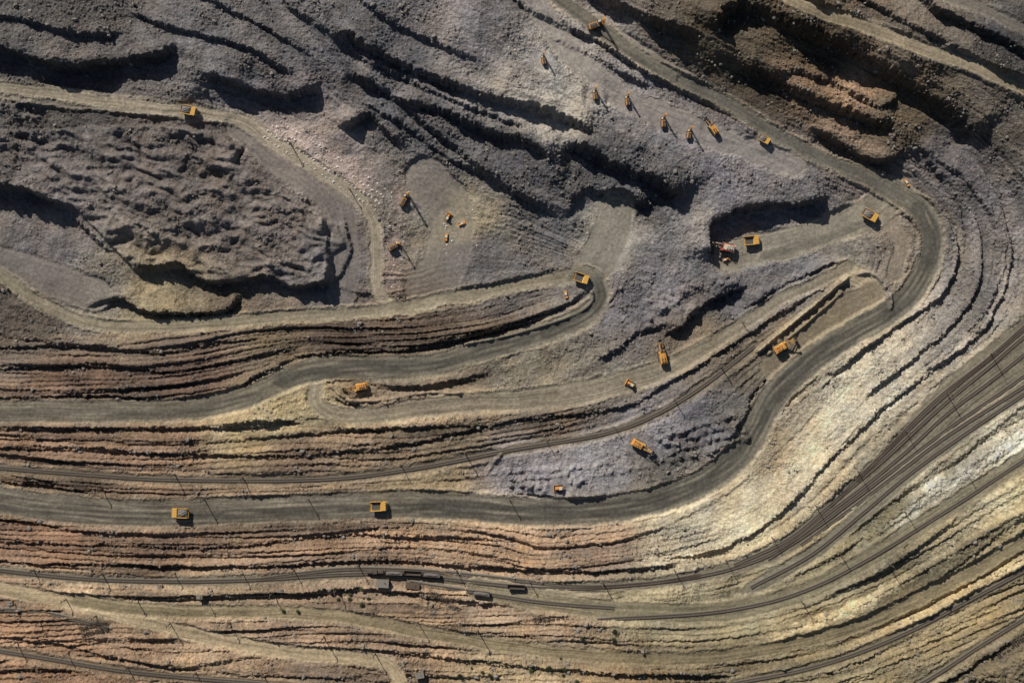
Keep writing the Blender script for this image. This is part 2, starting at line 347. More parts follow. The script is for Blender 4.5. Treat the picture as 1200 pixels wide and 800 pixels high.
# ------------------------------------------------------------------ thin walls / berm ridges
def ridge(pts,h,w,warp=False,tap0=8,c=None,cm=.6):
    si,sj,D,T,tot=cfield(pts,w*3,warp)
    tap=sst(0,tap0,T)*sst(0,tap0,tot-T)*np.where(np.abs(D)<1e5,1,0)
    hh=h*(0.75+0.5*n2(T/6,D*0+h*7.7,81))
    Z[si,sj]+=hh*np.exp(-(D/w)**2*1.3)*tap
    if c is not None:
        k=(np.exp(-(D/w)**2)*tap*cm)[...,None]
        col[si,sj]=col[si,sj]*(1-k)+lin(c)*k
# ------------------------------------------------------------------ roads
roadm=np.zeros(GX.shape,F)
def smooth_along(P):
    z=sample(BC,P[:,0],P[:,1])
    k=7
    zp=np.pad(z,k,mode='edge'); return np.convolve(zp,np.ones(2*k+1)/(2*k+1),'valid')
def road(pts,w,c,berm=1.1,tone=.3,soft=4,widths=None,flat=.96,mix=.88,edge=1.0,dust=.13):
    si,sj,D,T,tot=cfield(pts,w*1.4+16,False)
    P=dense(pts,6); seg=np.r_[0,np.cumsum(np.linalg.norm(np.diff(P,axis=0),axis=1))]
    zr=smooth_along(P)
    zz=np.interp(T,seg,zr).astype(F)
    if widths is not None:
        ww=np.interp(T,np.array(widths)[:,0]*tot,np.array(widths)[:,1])
    else: ww=w
    ok=np.abs(D)<1e5
    ed=edge*(2.0*n2(T/17,np.sign(D)*3+w,85)+1.3*n2(GX[si,sj]/5,GY[si,sj]/5,86)+.8*n2(GX[si,sj]/2.3,GY[si,sj]/2.3,84))
    a=np.abs(D)+ed*.8
    m=(1-sst(ww/2-1,ww/2+soft,a))*ok
    m2=(1-sst(ww/2-2.5,ww/2+1.5,a))*ok
    Z[si,sj]=Z[si,sj]*(1-m*flat)+(zz+0.12*n2(GX[si,sj]/5,GY[si,sj]/5,87))*m*flat
    b=np.exp(-((a-ww/2-2.0)/1.4)**2)*ok*sst(-.35,.2,n2(T/26,np.sign(D)*5+w,88))*(.6+.7*np.abs(n2(T/2.6,D*0,89)))
    Z[si,sj]+=berm*.85*b
    wob=D+2.2*n2(T/50,D*0+w,93)
    st=n3(wob*.55,T*.006,D*0+w,6)*.5+n3(wob*1.3,T*.010,D*0+w*2,7)*.5
    bl=fbm(GX[si,sj]/26,GY[si,sj]/26,3,90)
    centre=np.exp(-(np.abs(D)/(ww*.42))**4)
    cc=lin(c)*(1+tone*st+.28*bl+.10*n2(GX[si,sj]/2.2,GY[si,sj]/2.2,92)-.12*centre)[...,None]
    dst=(dust*(1-centre)*(1+.8*n2(T/30,np.sign(D)*2,94)))[...,None]
    cc=cc*(1-dst)+lin((170,156,130))*dst
    vg=(np.exp(-((a-ww/2-1.5)/2.2)**2)*ok*.35*min(1,berm))[...,None]
    col[si,sj]=col[si,sj]*(1-vg)+lin((160,146,120))*vg
    k=(m2*mix)[...,None]
    col[si,sj]=col[si,sj]*(1-k)+cc*k
    rough[si,sj]=rough[si,sj]*(1-m2*.85)
    roadm[si,sj]=np.maximum(roadm[si,sj],m2)
R1=[(-60,580),(0,586),(60,594),(130,600),(200,601),(300,597),(443,592),(520,592),(600,598),(660,600),(720,596),(780,583),(830,562),(865,535),(885,505),(903,470),(930,440),(965,412),(1000,390),(1040,368),(1070,340),(1087,308),(1092,278),(1082,250),(1064,233),(1040,220),(1005,203),(960,184),(920,164),(885,142),(850,120),(800,95),(750,68),(700,32),(650,-5),(590,-60)]
R2=[(-60,482),(60,482),(150,482),(230,478),(290,465),(330,446),(365,434),(410,431),(470,431),(520,425),(560,412),(620,396),(660,382),(690,366),(705,347),(700,330),(685,321),(660,324),(620,332),(570,342),(520,350),(470,360),(430,365),(350,370),(280,376),(210,381),(150,383),(95,375),(40,350),(0,322),(-60,290)]
R3=[(372,448),(370,468),(385,482),(425,487),(480,480),(560,471),(620,468),(680,460),(730,447),(780,432),(830,404),(870,380),(915,350),(960,330),(995,312)]
R4=[(-60,100),(0,103),(60,108),(130,120),(220,130),(280,140),(320,166),(370,197),(420,232),(438,260),(441,300),(441,335),(455,354),(480,362)]
road([(280,150),(330,190),(390,235),(405,300),(400,345)],34,(116,109,105),0,mix=.5,flat=.6)
road([(-30,300),(40,320),(110,345)],40,(118,111,107),0,mix=.45,flat=.6)
road([(500,210),(530,250),(520,310),(500,335)],52,(124,116,108),0,mix=.4,flat=.7)
road(R4,15,(152,140,121),.7)
road([(0,112),(80,124),(180,131),(260,140)],5,(146,136,119),.4,mix=.5)
road([(990,318),(1012,328),(1026,350),(1020,380)],24,(150,135,110),.6)
road([(1020,345),(975,372),(930,405),(905,430)],30,(122,110,91),.4,mix=.7)
road([(855,300),(885,292),(930,284),(980,266),(1020,250),(1046,228)],36,(132,125,111),.6)
road([(895,300),(950,285),(1000,268)],12,(106,102,93),.0,mix=.6)
road([(1048,240),(1046,262),(1056,290),(1048,320)],20,(130,118,102),.3,mix=.5,flat=.7)
road(R3,20,(134,124,106),.8,widths=[(0,16),(.2,22),(.5,28),(.8,16),(1,14)],tone=.45)
road([(692,316),(706,296),(716,272),(722,246)],46,(128,122,110),0,mix=.6,flat=.7)
road([(-60,545),(100,556),(200,562),(370,562),(480,550),(600,527),(700,510),(760,490),(820,455),(885,405)],11,(108,96,80),.5)
road([(700,30),(750,62),(800,90)],22,(138,129,120),.3,mix=.5)
road([(600,-40),(660,50),(720,108),(790,140),(850,165),(930,195)],30,(142,134,127),.2,mix=.5,flat=.7,edge=2)
road([(860,-60),(930,0),(1000,27),(1080,56),(1150,82),(1260,130)],17,(140,127,104),.8)
road([(1040,-60),(1100,-10),(1160,15),(1260,65)],14,(112,107,100),.5)
road([(-60,662),(0,668),(100,678),(200,681),(300,679),(400,673),(470,673),(560,682),(640,689),(720,687),(800,678),(865,664),(915,643),(965,605),(1015,568),(1060,530),(1110,480),(1160,440),(1260,370)],16,(120,111,94),.5,widths=[(0,12),(.6,14),(.75,24),(.85,54),(1,72)],tone=.6,edge=1.6)
road([(880,690),(950,650),(1010,602),(1070,552),(1140,500),(1260,420)],18,(118,113,98),.6,tone=.5,mix=.8)
road([(-60,684),(0,690),(80,705),(150,722),(250,748),(350,765),(430,772),(465,790),(480,860)],18,(160,142,111),.6,tone=.35)
road([(90,703),(200,716),(300,716),(400,722),(520,745),(620,760),(760,772),(880,764),(1000,736),(1100,690),(1260,600)],17,(132,119,90),.7,tone=.5)
road([(560,690),(640,704),(740,716),(850,716),(950,690),(1040,640),(1120,590),(1260,500)],24,(126,118,94),.7,tone=.5,mix=.8)
road([(-60,752),(60,772),(160,788),(300,800),(420,812)],12,(114,95,74),.6)
road([(860,800),(960,780),(1060,742),(1160,690),(1260,640)],12,(108,98,75),.8,tone=.5)
road([(950,860),(1060,810),(1160,750),(1260,690)],12,(112,100,75),.8,tone=.5)
road(R2,24,(112,107,95),1.1,widths=[(0,26),(.25,26),(.33,28),(.42,24),(.47,26),(.52,16),(.58,14),(1,13)],tone=.45)
road([(660,324),(620,332),(570,342),(520,350),(470,360),(430,365),(350,370),(280,376),(210,381),(150,383),(95,375),(40,350),(0,322),(-60,290)],12,(150,137,112),.3,mix=.6,tone=.4)
road([(330,446),(410,431),(500,429),(560,412),(620,396)],17,(84,82,76),0,mix=.75,tone=.3,dust=0)
road([(640,392),(690,366),(705,347),(700,330)],16,(88,86,80),0,mix=.7,dust=0)
road(R1,32,(104,100,90),1.2,widths=[(0,34),(.2,32),(.35,34),(.42,32),(.5,34),(.62,30),(.72,26),(.76,16),(1,16)],tone=.45)
road([(500,594),(600,600),(720,597),(790,580),(850,548),(885,505),(905,468),(935,436),(1000,390),(1070,342),(1088,305),(1092,278),(1078,246)],22,(82,80,75),0,mix=.7,tone=.35,dust=0)
road([(1060,232),(1005,203),(920,164),(850,120),(800,95)],9,(92,89,85),0,mix=.5,tone=.35,dust=0)
road([(-60,586),(60,600),(200,606),(330,601),(443,597),(520,594)],13,(88,85,78),0,mix=.6,tone=.4,dust=0)
road([(-60,486),(60,486),(150,485),(230,481),(300,464)],12,(96,92,84),0,mix=.55,tone=.4,dust=0)
# tyre-polished wheel lanes and pale dust lines along the main haul roads
def lanes(pts,offs,c,mix,w=1.6):
    for o_ in offs:
        P=dense(pts,9); T=np.gradient(P,axis=0); T/=np.linalg.norm(T,axis=1)[:,None]+1e-9
        Q=P+np.stack([T[:,1],-T[:,0]],1)*o_
        si,sj,D,TT,tot=cfield(Q.tolist(),6,False,9)
        wob=D+1.5*n2(TT/40,D*0+o_,95)
        k=(np.exp(-(wob/w)**2)*mix*sst(-.2,.4,n2(TT/55,D*0+o_,96))*(np.abs(D)<1e5))[...,None]
        col[si,sj]=col[si,sj]*(1-k)+lin(c)*k
lanes(R1[:24],(-9,-3.5,3.5,8),(150,141,122),.45)
lanes(R1[:24],(-6,0,6),(66,64,60),.45)
lanes(R2[:16],(-7,-2,5),(146,137,118),.4)
lanes(R2[:16],(-4.5,2),(70,68,63),.4)
ridge([(884,414),(930,376),(970,343),(996,322)],8,2.6,c=(165,150,120))
ridge([(896,418),(938,384),(975,352),(990,338)],3,2,c=(130,115,92))
ridge([(1000,322),(1020,320),(1036,335),(1044,352),(1042,366)],3.0,2.6,c=(135,125,115))
ridge([(408,470),(450,468),(500,460),(545,460)],3,2.4)
ridge([(385,447),(400,462),(420,472)],3.5,3)
ridge([(570,556),(580,540),(592,527)],2.5,2.6)
ridge([(680,332),(695,345),(690,358),(665,372),(600,392),(540,404)],2.2,2)
# ------------------------------------------------------------------ heaps
def heap(x,y,r,h):
    j0,j1=np.searchsorted(ax,[x-r*1.6,x+r*1.6]); i0,i1=np.searchsorted(ay,[y-r*1.6,y+r*1.6])
    xx=WX[i0:i1,j0:j1]; yy=WY[i0:i1,j0:j1]
    d=np.sqrt((xx-x)**2+(yy-y)**2)/r
    Z[i0:i1,j0:j1]+=h*np.clip(1-d,0,1)**1.1
def rows(x0,y0,x1,y1,n,m,dx,dy,r,h):
    for i in range(n):
        for j in range(m):
            t=i/max(1,n-1)
            heap(x0+(x1-x0)*t+dx*j+random.uniform(-2,2),y0+(y1-y0)*t+dy*j+random.uniform(-1.5,1.5),r*random.uniform(.8,1.25),h*random.uniform(.7,1.2))
rows(596,553,680,548,11,3,2,8,5.5,3.2)
rows(600,570,640,572,5,1,2,8,5,2.6)
rows(775,512,860,486,10,4,5,9,6,3.6)
rows(684,560,760,545,8,1,2,9,5,1.8)
rows(690,548,735,530,5,1,2,9,5,1.5)
for k in range(60):
    a=random.uniform(0,1); heap(760+90*a+random.uniform(-14,14),375-45*a+random.uniform(-18,10),random.uniform(4,9),random.uniform(1,2.6))
for k in range(50): heap(random.uniform(840,905),random.uniform(316,350),random.uniform(3,6),random.uniform(.8,1.8))
for k in range(30): heap(random.uniform(0,45),random.uniform(118,138),random.uniform(4,8),random.uniform(1,3))
# ------------------------------------------------------------------ machines (kind,x,y,heading deg,scale)
M=[("haul_truck",222,130,-12,.95),("haul_truck",213,600,178,1),("haul_truck",444,592,2,1),("haul_truck",681,326,-18,.95),("haul_truck",1018,253,-30,.95),("haul_truck",880,282,5,.95),("haul_truck",895,164,-30,.7),
("rope_shovel",850,290,165,1.1),("rope_shovel",776,417,100,1.0),("rope_shovel",749,521,-30,1.0),("rope_shovel",915,406,30,1.0),("rope_shovel",835,151,125,.8),("rope_shovel",421,453,190,1.0),
("drill_rig",474,235,60,.95),("drill_rig",462,289,30,.95),("drill_rig",697,31,20,1.1),("drill_rig",637,72,100,.7),("drill_rig",697,113,95,.75),("drill_rig",735,119,95,.75),("drill_rig",777,144,90,.8),("drill_rig",807,158,80,.75),
("bulldozer",655,571,185,1.0),("bulldozer",739,450,150,.95),("bulldozer",525,255,60,.8),("bulldozer",850,304,20,.7),
("pickup_truck",523,278,80,1),("pickup_truck",1063,214,120,1),("pickup_truck",663,345,100,1),("pickup_truck",541,262,20,1)]
for k,x,y,a,s in M:
    r=9 if k!="pickup_truck" else 5
    j0,j1=np.searchsorted(ax,[x-22,x+22]); i0,i1=np.searchsorted(ay,[y-22,y+22])
    d=np.sqrt((GX[i0:i1,j0:j1]-x)**2+(GY[i0:i1,j0:j1]-y)**2)
    m=1-sst(r,r+8,d); z=(Z[i0:i1,j0:j1]*m).sum()/m.sum()
    Z[i0:i1,j0:j1]=Z[i0:i1,j0:j1]*(1-m)+z*m
    rough[i0:i1,j0:j1]*=(1-.6*m)
# ------------------------------------------------------------------ fine roughness
off=1-roadm*.9
Z+=off*rough*(0.50*n2(GX/4.2,GY/4.2,95)+0.55*n2(GX/2.1,GY/2.1,96))
Z+=off*np.clip(fbm(GX/12,GY/12,2,97)*3,0,1)*np.abs(n2(GX/2.8,GY/2.8,98))*1.3*rough
# colour variation
streak=n3(U*.16,lowx*1.4,lowy*1.4,21)*.6+n3(Uw*.5,lowx*2.6,lowy*2.6,22)*.4
blotch=fbm(GX/45,GY/45,4,101); fine=fbm(GX/7,GY/7,3,102); grit=n2(GX/1.7,GY/1.7,103)
k=(1-roadm*.9)
col*= (1+k*(.34*streak*(.35+strat)+strat*(.24*tone1+.20*tone2+.16*tone3)+.26*blotch+.26*fine+.24*grit))[...,None]
wm=(k*(.08*fbm(GX/33,GY/33,3,105)+.06*tone1*strat+.05*streak*strat))[...,None]
col*=np.concatenate([1+wm,1+wm*.1,1-wm*1.2],axis=2)
pl=sst(.22,.55,fbm(GX/18,GY/18,4,107))*k*.30
col=col*(1-pl[...,None])+(col*1.45+.02)*pl[...,None]
lum=col.mean(axis=2,keepdims=True)
col=col*np.clip((np.maximum(lum,.01)/.20)**.18,.6,1.2)
col=np.clip(col*1.15,0.01,.6)
# ------------------------------------------------------------------ terrain mesh
kS=(CH-B)/CH
VX=(GX-600)*S*kS; VY=(400-GY)*S*kS
far=sst(700,3000,np.hypot(GX-600,GY-400))
Z=Z*(1-far)+ (20+fbm(GX/900,GY/900,3,111)*60)*far
co=np.stack([VX,VY,Z],axis=-1).reshape(-1,3).astype(F)
idx=np.arange(NX*NY,dtype=np.int32).reshape(NY,NX)
q=np.stack([idx[:-1,:-1],idx[1:,:-1],idx[1:,1:],idx[:-1,1:]],axis=-1).reshape(-1)
me=bpy.data.meshes.new("open_pit_terrain"); nf=len(q)//4
me.vertices.add(len(co)); me.vertices.foreach_set("co",co.ravel())
me.loops.add(len(q)); me.loops.foreach_set("vertex_index",q)
me.polygons.add(nf); me.polygons.foreach_set("loop_start",np.arange(0,len(q),4,dtype=np.int32))
me.update(calc_edges=True)
me.polygons.foreach_set("use_smooth",np.ones(nf,bool))
ca_=me.color_attributes.new("ground_col",'FLOAT_COLOR','POINT')
ca_.data.foreach_set("color",np.concatenate([col,rough[...,None]],axis=2).astype(F).ravel())
terr=bpy.data.objects.new("open_pit_terrain",me); bpy.context.collection.objects.link(terr)
def zat(x,y):
    j=min(max(np.searchsorted(ax,x)-1,0),NX-2); i=min(max(np.searchsorted(ay,y)-1,0),NY-2)
    u=(x-ax[j])/(ax[j+1]-ax[j]); v=(y-ay[i])/(ay[i+1]-ay[i])
    f=lambda A:(A[i,j]*(1-u)+A[i,j+1]*u)*(1-v)+(A[i+1,j]*(1-u)+A[i+1,j+1]*u)*v
    return float(f(VX)),float(f(VY)),float(f(Z))
# ------------------------------------------------------------------ materials
def mat(name,c,rough_=.8,metal=0,var=.25,scale=1.2,dust=0.0):
    m=bpy.data.materials.new(name); m.use_nodes=True; nt=m.node_tree; b=nt.nodes["Principled BSDF"]
    b.inputs["Roughness"].default_value=rough_; b.inputs["Metallic"].default_value=metal
    tc=nt.nodes.new("ShaderNodeTexCoord"); no=nt.nodes.new("ShaderNodeTexNoise"); no.inputs["Scale"].default_value=scale; no.inputs["Detail"].default_value=4
    nt.links.new(tc.outputs["Object"],no.inputs["Vector"])
    mx=nt.nodes.new("ShaderNodeMix"); mx.data_type='RGBA'
    mx.inputs["A"].default_value=(*[v*(1-var) for v in c],1)
    d=(.30,.26,.20)
    mx.inputs["B"].default_value=(*[v*(1-dust)+d[i]*dust for i,v in enumerate(c)],1)
    nt.links.new(no.outputs["Fac"],mx.inputs["Factor"]); nt.links.new(mx.outputs["Result"],b.inputs["Base Color"])
    return m
tm=bpy.data.materials.new("pit_ground"); tm.use_nodes=True; nt=tm.node_tree; N=nt.nodes; Lk=nt.links
bs=N["Principled BSDF"]; bs.inputs["Roughness"].default_value=.95; bs.inputs["Specular IOR Level"].default_value=.1
at=N.new("ShaderNodeVertexColor"); at.layer_name="ground_col"
tc=N.new("ShaderNodeTexCoord")
def noise_(sc,det,ro=.6):
    n=N.new("ShaderNodeTexNoise"); n.inputs["Scale"].default_value=sc; n.inputs["Detail"].default_value=det; n.inputs["Roughness"].default_value=ro
    Lk.new(tc.outputs["Object"],n.inputs["Vector"]); return n
def ramp(inp,a,b,va,vb):
    r=N.new("ShaderNodeMapRange"); r.inputs["From Min"].default_value=a; r.inputs["From Max"].default_value=b; r.inputs["To Min"].default_value=va; r.inputs["To Max"].default_value=vb
    Lk.new(inp,r.inputs["Value"]); return r.outputs["Result"]
def mth(op,a,b):
    m=N.new("ShaderNodeMath"); m.operation=op
    for i,s in enumerate((a,b)):
        if isinstance(s,(int,float)): m.inputs[i].default_value=s
        else: Lk.new(s,m.inputs[i])
    return m.outputs[0]
n1=noise_(.45,4,.75)
v1=ramp(n1.outputs["Fac"],.3,.7,.68,1.32)
vo=N.new("ShaderNodeTexVoronoi"); vo.inputs["Scale"].default_value=.5; Lk.new(tc.outputs["Object"],vo.inputs["Vector"])
st=ramp(vo.outputs["Distance"],.14,.34,.7,0.0)
sepc=N.new("ShaderNodeSeparateColor"); Lk.new(vo.outputs["Color"],sepc.inputs[0])
stm=mth('MULTIPLY',st,ramp(sepc.outputs[0],.45,.95,0,1)); stm=mth('MULTIPLY',stm,at.outputs["Alpha"])
vv=mth('ADD',v1,stm)
one=N.new("ShaderNodeVectorMath"); one.operation='SCALE'; Lk.new(at.outputs["Color"],one.inputs[0]); Lk.new(vv,one.inputs["Scale"])
Lk.new(one.outputs[0],bs.inputs["Base Color"])
bh=mth('ADD',mth('MULTIPLY',n1.outputs["Fac"],2.6),mth('MULTIPLY',st,.6))
bh=mth('MULTIPLY',bh,mth('ADD',at.outputs["Alpha"],.06))
bp=N.new("ShaderNodeBump"); bp.inputs["Strength"].default_value=.9; bp.inputs["Distance"].default_value=1.0
Lk.new(bh,bp.inputs["Height"]); Lk.new(bp.outputs[0],bs.inputs["Normal"])
me.materials.append(tm)
MY=mat("dusty_yellow_paint",(.80,.44,.08),.5,0,.2,.8,.25); MO=mat("orange_paint",(.78,.32,.05),.5,0,.2,.8,.25); MR=mat("red_paint",(.60,.10,.05),.5,0,.3,.8,.2)
MW=mat("pale_paint",(.70,.62,.48),.6,0,.2,.8,.15); MK=mat("black_rubber",(.02,.02,.02),.9,0,.2,2,.12); MG=mat("glass_dark",(.03,.04,.05),.15,0,.1)
MS=mat("dark_steel",(.08,.075,.07),.6,.3,.3,2,.3); MRK=mat("rock_load",(.22,.20,.18),.95,0,.5,1.5); MRU=mat("rusty_steel",(.14,.085,.055),.85,.2,.5,1.5,.2)
MWD=mat("weathered_timber",(.10,.078,.06),.9,0,.4,2); MC=mat("concrete",(.26,.23,.19),.9,0,.4,1)
MB_=mat("boulder_rock",(.28,.25,.225),.95,0,.6,.3,.3); MLF=mat("leaves",(.08,.10,.035),.9,0,.5,.8); 
MBL=mat("ballast",(.20,.18,.145),.95,0,.45,1.5,.2)
# ------------------------------------------------------------------ mesh builder
import bmesh
class MBd:
    def __init__(s): s.v=[];s.f=[];s.m=[];s.mats=[]
    def mi(s,m):
        if m not in s.mats: s.mats.append(m)
        return s.mats.index(m)
    def add(s,vs,fs,m):
        o=len(s.v); s.v+= [tuple(p) for p in vs]; k=s.mi(m)
        for f in fs: s.f.append(tuple(i+o for i in f)); s.m.append(k)
    def box(s,c,d,m,top=(1,1),rot=None,sh=(0,0)):
        x,y,z=d[0]/2,d[1]/2,d[2]/2; vs=[]
        for sz in (-1,1):
            tx,ty=(top if sz>0 else (1,1)); ox,oy=(sh if sz>0 else (0,0))
            for sx,sy in ((-1,-1),(1,-1),(1,1),(-1,1)): vs.append(Vector((sx*x*tx+ox,sy*y*ty+oy,sz*z)))
        if rot is not None: vs=[rot@p for p in vs]
        vs=[p+Vector(c) for p in vs]
        s.add(vs,[(3,2,1,0),(4,5,6,7),(0,1,5,4),(1,2,6,5),(2,3,7,6),(3,0,4,7)],m)
    def beam(s,a,b,w,h,m):
        a=Vector(a);b=Vector(b);d=b-a;L=d.length; q=d.to_track_quat('X','Z').to_matrix()
        s.box((a+b)/2,(L,w,h),m,rot=q)
    def cyl(s,a,b,r,m,n=14,r2=None):
        a=Vector(a);b=Vector(b);r2=r if r2 is None else r2
        q=(b-a).to_track_quat('Z','Y').to_matrix(); vs=[]
        for c,rr in ((a,r),(b,r2)):
            for i in range(n):
                t=2*math.pi*i/n; vs.append(c+q@Vector((math.cos(t)*rr,math.sin(t)*rr,0)))
        fs=[(i,(i+1)%n,n+(i+1)%n,n+i) for i in range(n)]+[tuple(range(n))[::-1],tuple(range(n,2*n))]
        s.add(vs,fs,m)
    def prism(s,prof,y0,y1,m):
        n=len(prof); vs=[(x,y0,z) for x,z in prof]+[(x,y1,z) for x,z in prof]
        s.add(vs,[tuple(range(n)),tuple(range(2*n-1,n-1,-1))]+[(i,n+i,n+(i+1)%n,(i+1)%n) for i in range(n)],m)
    def mesh(s,name):
        me=bpy.data.meshes.new(name); me.from_pydata(s.v,[],s.f); me.update()
        for m in s.mats: me.materials.append(m)
        me.polygons.foreach_set("material_index",s.m)
        bm=bmesh.new(); bm.from_mesh(me); bmesh.ops.recalc_face_normals(bm,faces=bm.faces); bm.to_mesh(me); bm.free()
        return me
def rockload(b,x0,x1,y0,y1,z,h,m):
    n=9; vs=[];fs=[]
    for i in range(n):
        for j in range(n):
            u=i/(n-1);v=j/(n-1)
            hh=h*math.sin(math.pi*u)**.7*math.sin(math.pi*v)**.7+random.uniform(-.15,.2)*h if 0<i<n-1 and 0<j<n-1 else 0
            vs.append((x0+(x1-x0)*u,y0+(y1-y0)*v,z+hh))
    for i in range(n-1):
        for j in range(n-1): fs.append((i*n+j,(i+1)*n+j,(i+1)*n+j+1,i*n+j+1))
    b.add(vs,fs,m)
def tracks(b,L,W,w,h,m=None):
    for s in (-1,1):
        y=s*(W/2-w/2)
        pr=[(-L/2+h*.35,0),(L/2-h*.35,0),(L/2,h*.4),(L/2-h*.15,h*.85),(L/2-h*.5,h),(-L/2+h*.5,h),(-L/2+h*.15,h*.85),(-L/2,h*.4)]
        b.prism(pr,y-w/2,y+w/2,MK)
        n=int(L/.6)
        for i in range(n): b.box((-L/2+.6+i*(L-1.2)/(n-1),y,h+.03),(.28,w+.1,.1),MS)
        for i in range(5): b.cyl((-L/2+h*.6+i*(L-h*1.2)/4,y-w/2-.06,h*.42),(-L/2+h*.6+i*(L-h*1.2)/4,y+w/2+.06,h*.42),h*.3,MS,10)
def truck(load,P):
    b=MBd()
    b.box((0,0,1.9),(10,1.8,.8),MS)
    for x,w,yy in ((3.3,1.0,2.75),(-2.7,1.9,2.2)):
        for s in (-1,1):
            b.cyl((x,s*yy-w/2,1.5),(x,s*yy+w/2,1.5),1.5,MK,20); b.cyl((x,s*(yy+w/2)-.05,1.5),(x,s*(yy+w/2)+.06,1.5),.7,P,12)
    b.cyl((-2.7,-2.5,1.5),(-2.7,2.5,1.5),.5,MS)
    b.prism([(-5.8,3.6),(-5.2,2.7),(1.4,2.5),(2.3,4.6),(2.1,4.75),(1.2,2.8),(-5.2,2.95)],-3.0,3.0,P)
    for s in (-1,1):
        y=s*3.05
        b.prism([(-6.0,3.7),(-5.2,2.7),(1.4,2.5),(2.5,4.9),(-4.8,4.6)],y-.12,y+.12,P)
        for i in range(5): b.box((-4.4+i*1.35,s*3.25,3.7),(.22,.28,1.7),P)
        b.box((-1.1,s*3.16,4.78),(7.2,.32,.24),P)
    b.box((3.7,0,4.95),(3.0,6.2,.18),P)
    for y in (-2.2,-1.1,0,1.1,2.2): b.box((3.7,y,5.1),(2.9,.15,.14),P)
    if load: rockload(b,-5.0,1.9,-2.85,2.85,4.1,1.5,MRK)
    else: b.box((-1.6,0,3.03),(6.4,5.7,.06),MS)
    b.box((4.6,0,3.1),(2.6,6.4,.16),P); b.box((4.7,0,2.3),(2.0,2.6,1.5),P); b.box((5.75,0,2.3),(.12,2.3,1.4),MS)
    for i in range(5): b.box((5.84,0,1.8+i*.25),(.06,2.2,.08),MW)
    b.box((4.5,1.9,4.0),(1.9,1.8,1.6),MW,top=(.9,.92)); b.box((4.5,1.9,4.2),(1.97,1.84,.7),MG,top=(.94,.95))
    b.box((4.4,-1.9,3.7),(1.3,1.3,1.1),MS)
    b.box((5.9,0,1.3),(.3,5.6,.5),P)
    for s in (-1,1):
        b.beam((5.9,s*2.3,1.2),(5.9,s*3.0,3.1),.1,.1,MW); b.box((5.95,s*1.8,2.0),(.12,.5,.3),MW)
    for y in np.linspace(-3.1,3.1,7): b.beam((5.85,y,3.15),(5.85,y,4.0),.06,.06,MW)
    b.beam((5.85,-3.1,4.0),(5.85,3.1,4.0),.07,.07,MW)
    b.cyl((-5.0,-.8,1.9),(-5.0,.8,1.9),.5,MS)
    return b.mesh("haul_truck")
def shovel(P,Q):
    b=MBd(); tracks(b,7.2,6.4,1.2,1.4); b.box((0,0,1.0),(4.5,3.4,1.0),MS); b.cyl((0,0,1.4),(0,0,2.0),1.9,MS,20)
    b.box((-1.2,0,2.15),(8.4,5.6,.35),MS)
    b.box((-1.6,0,3.9),(7.2,5.0,3.1),P,top=(.97,.86)); b.box((-1.6,0,5.5),(6.6,3.2,.3),Q)
    for x in (-4,-2.4,-.8): b.box((x,.9,5.75),(.9,.9,.4),MS); b.cyl((x,-.9,5.6),(x,-.9,6.0),.35,MS)
    for x in (-4.3,-3.3,-2.3,-1.3): b.box((x,2.45,3.9),(.6,.12,1.2),MS); b.box((x,-2.45,3.9),(.6,.12,1.2),MS)
    b.box((-5.5,0,3.0),(1.0,5.2,1.6),Q)
    b.box((2.6,2.0,4.4),(1.9,1.6,2.1),P,top=(.9,.9)); b.box((2.75,2.0,4.7),(1.8,1.66,.9),MG,top=(.95,.95))
    for s in (-1,1): b.beam((-.2,s*1.2,5.2),(-1.6,s*.5,8.0),.25,.25,Q); b.beam((-4.4,s*1.2,5.2),(-1.6,s*.5,8.0),.2,.2,Q)
    for s in (-1,1): b.beam((2.2,s*.9,2.6),(9.2,s*.45,8.2),.35,.8,P)
    for t in (.2,.4,.6,.8): b.beam((2.2+7*t,-.9+.4*t,2.6+5.6*t),(2.2+7*t,.9-.4*t,2.6+5.6*t),.25,.4,P)
    b.cyl((9.3,-.5,8.3),(9.3,.5,8.3),.8,MS,18)
    for s in (-1,1): b.beam((-1.6,s*.4,8.0),(9.3,s*.35,8.9),.08,.08,MS); b.beam((9.9,s*.2,8.3),(10.6,s*.2,3.8),.07,.07,MS)
    for s in (-1,1): b.beam((3.6,s*1.25,5.9),(10.2,s*1.1,2.6),.25,.5,Q)
    b.box((5.6,0,5.4),(1.2,2.2,1.0),MS)
    b.prism([(9.8,3.9),(11.6,3.7),(12.2,1.6),(11.9,1.3),(10.2,1.5)],-1.25,-1.1,MS); b.prism([(9.8,3.9),(11.6,3.7),(12.2,1.6),(11.9,1.3),(10.2,1.5)],1.1,1.25,MS)
    b.box((10.0,0,2.7),(.3,2.3,2.4),MS); b.box((11.0,0,1.5),(2.0,2.3,.25),MS); b.box((11.9,0,2.6),(.3,2.3,2.2),MS,sh=(-.5,0))
    for y in (-.9,-.45,0,.45,.9): b.box((11.9,y,3.9),(.25,.18,.5),MRU)
    for s in (-1,1):
        for x in np.linspace(-5,1.8,6): b.beam((x,s*2.7,2.3),(x,s*2.7,3.2),.05,.05,MW)
        b.beam((-5,s*2.7,3.2),(1.8,s*2.7,3.2),.06,.06,MW)
    return b.mesh("rope_shovel")
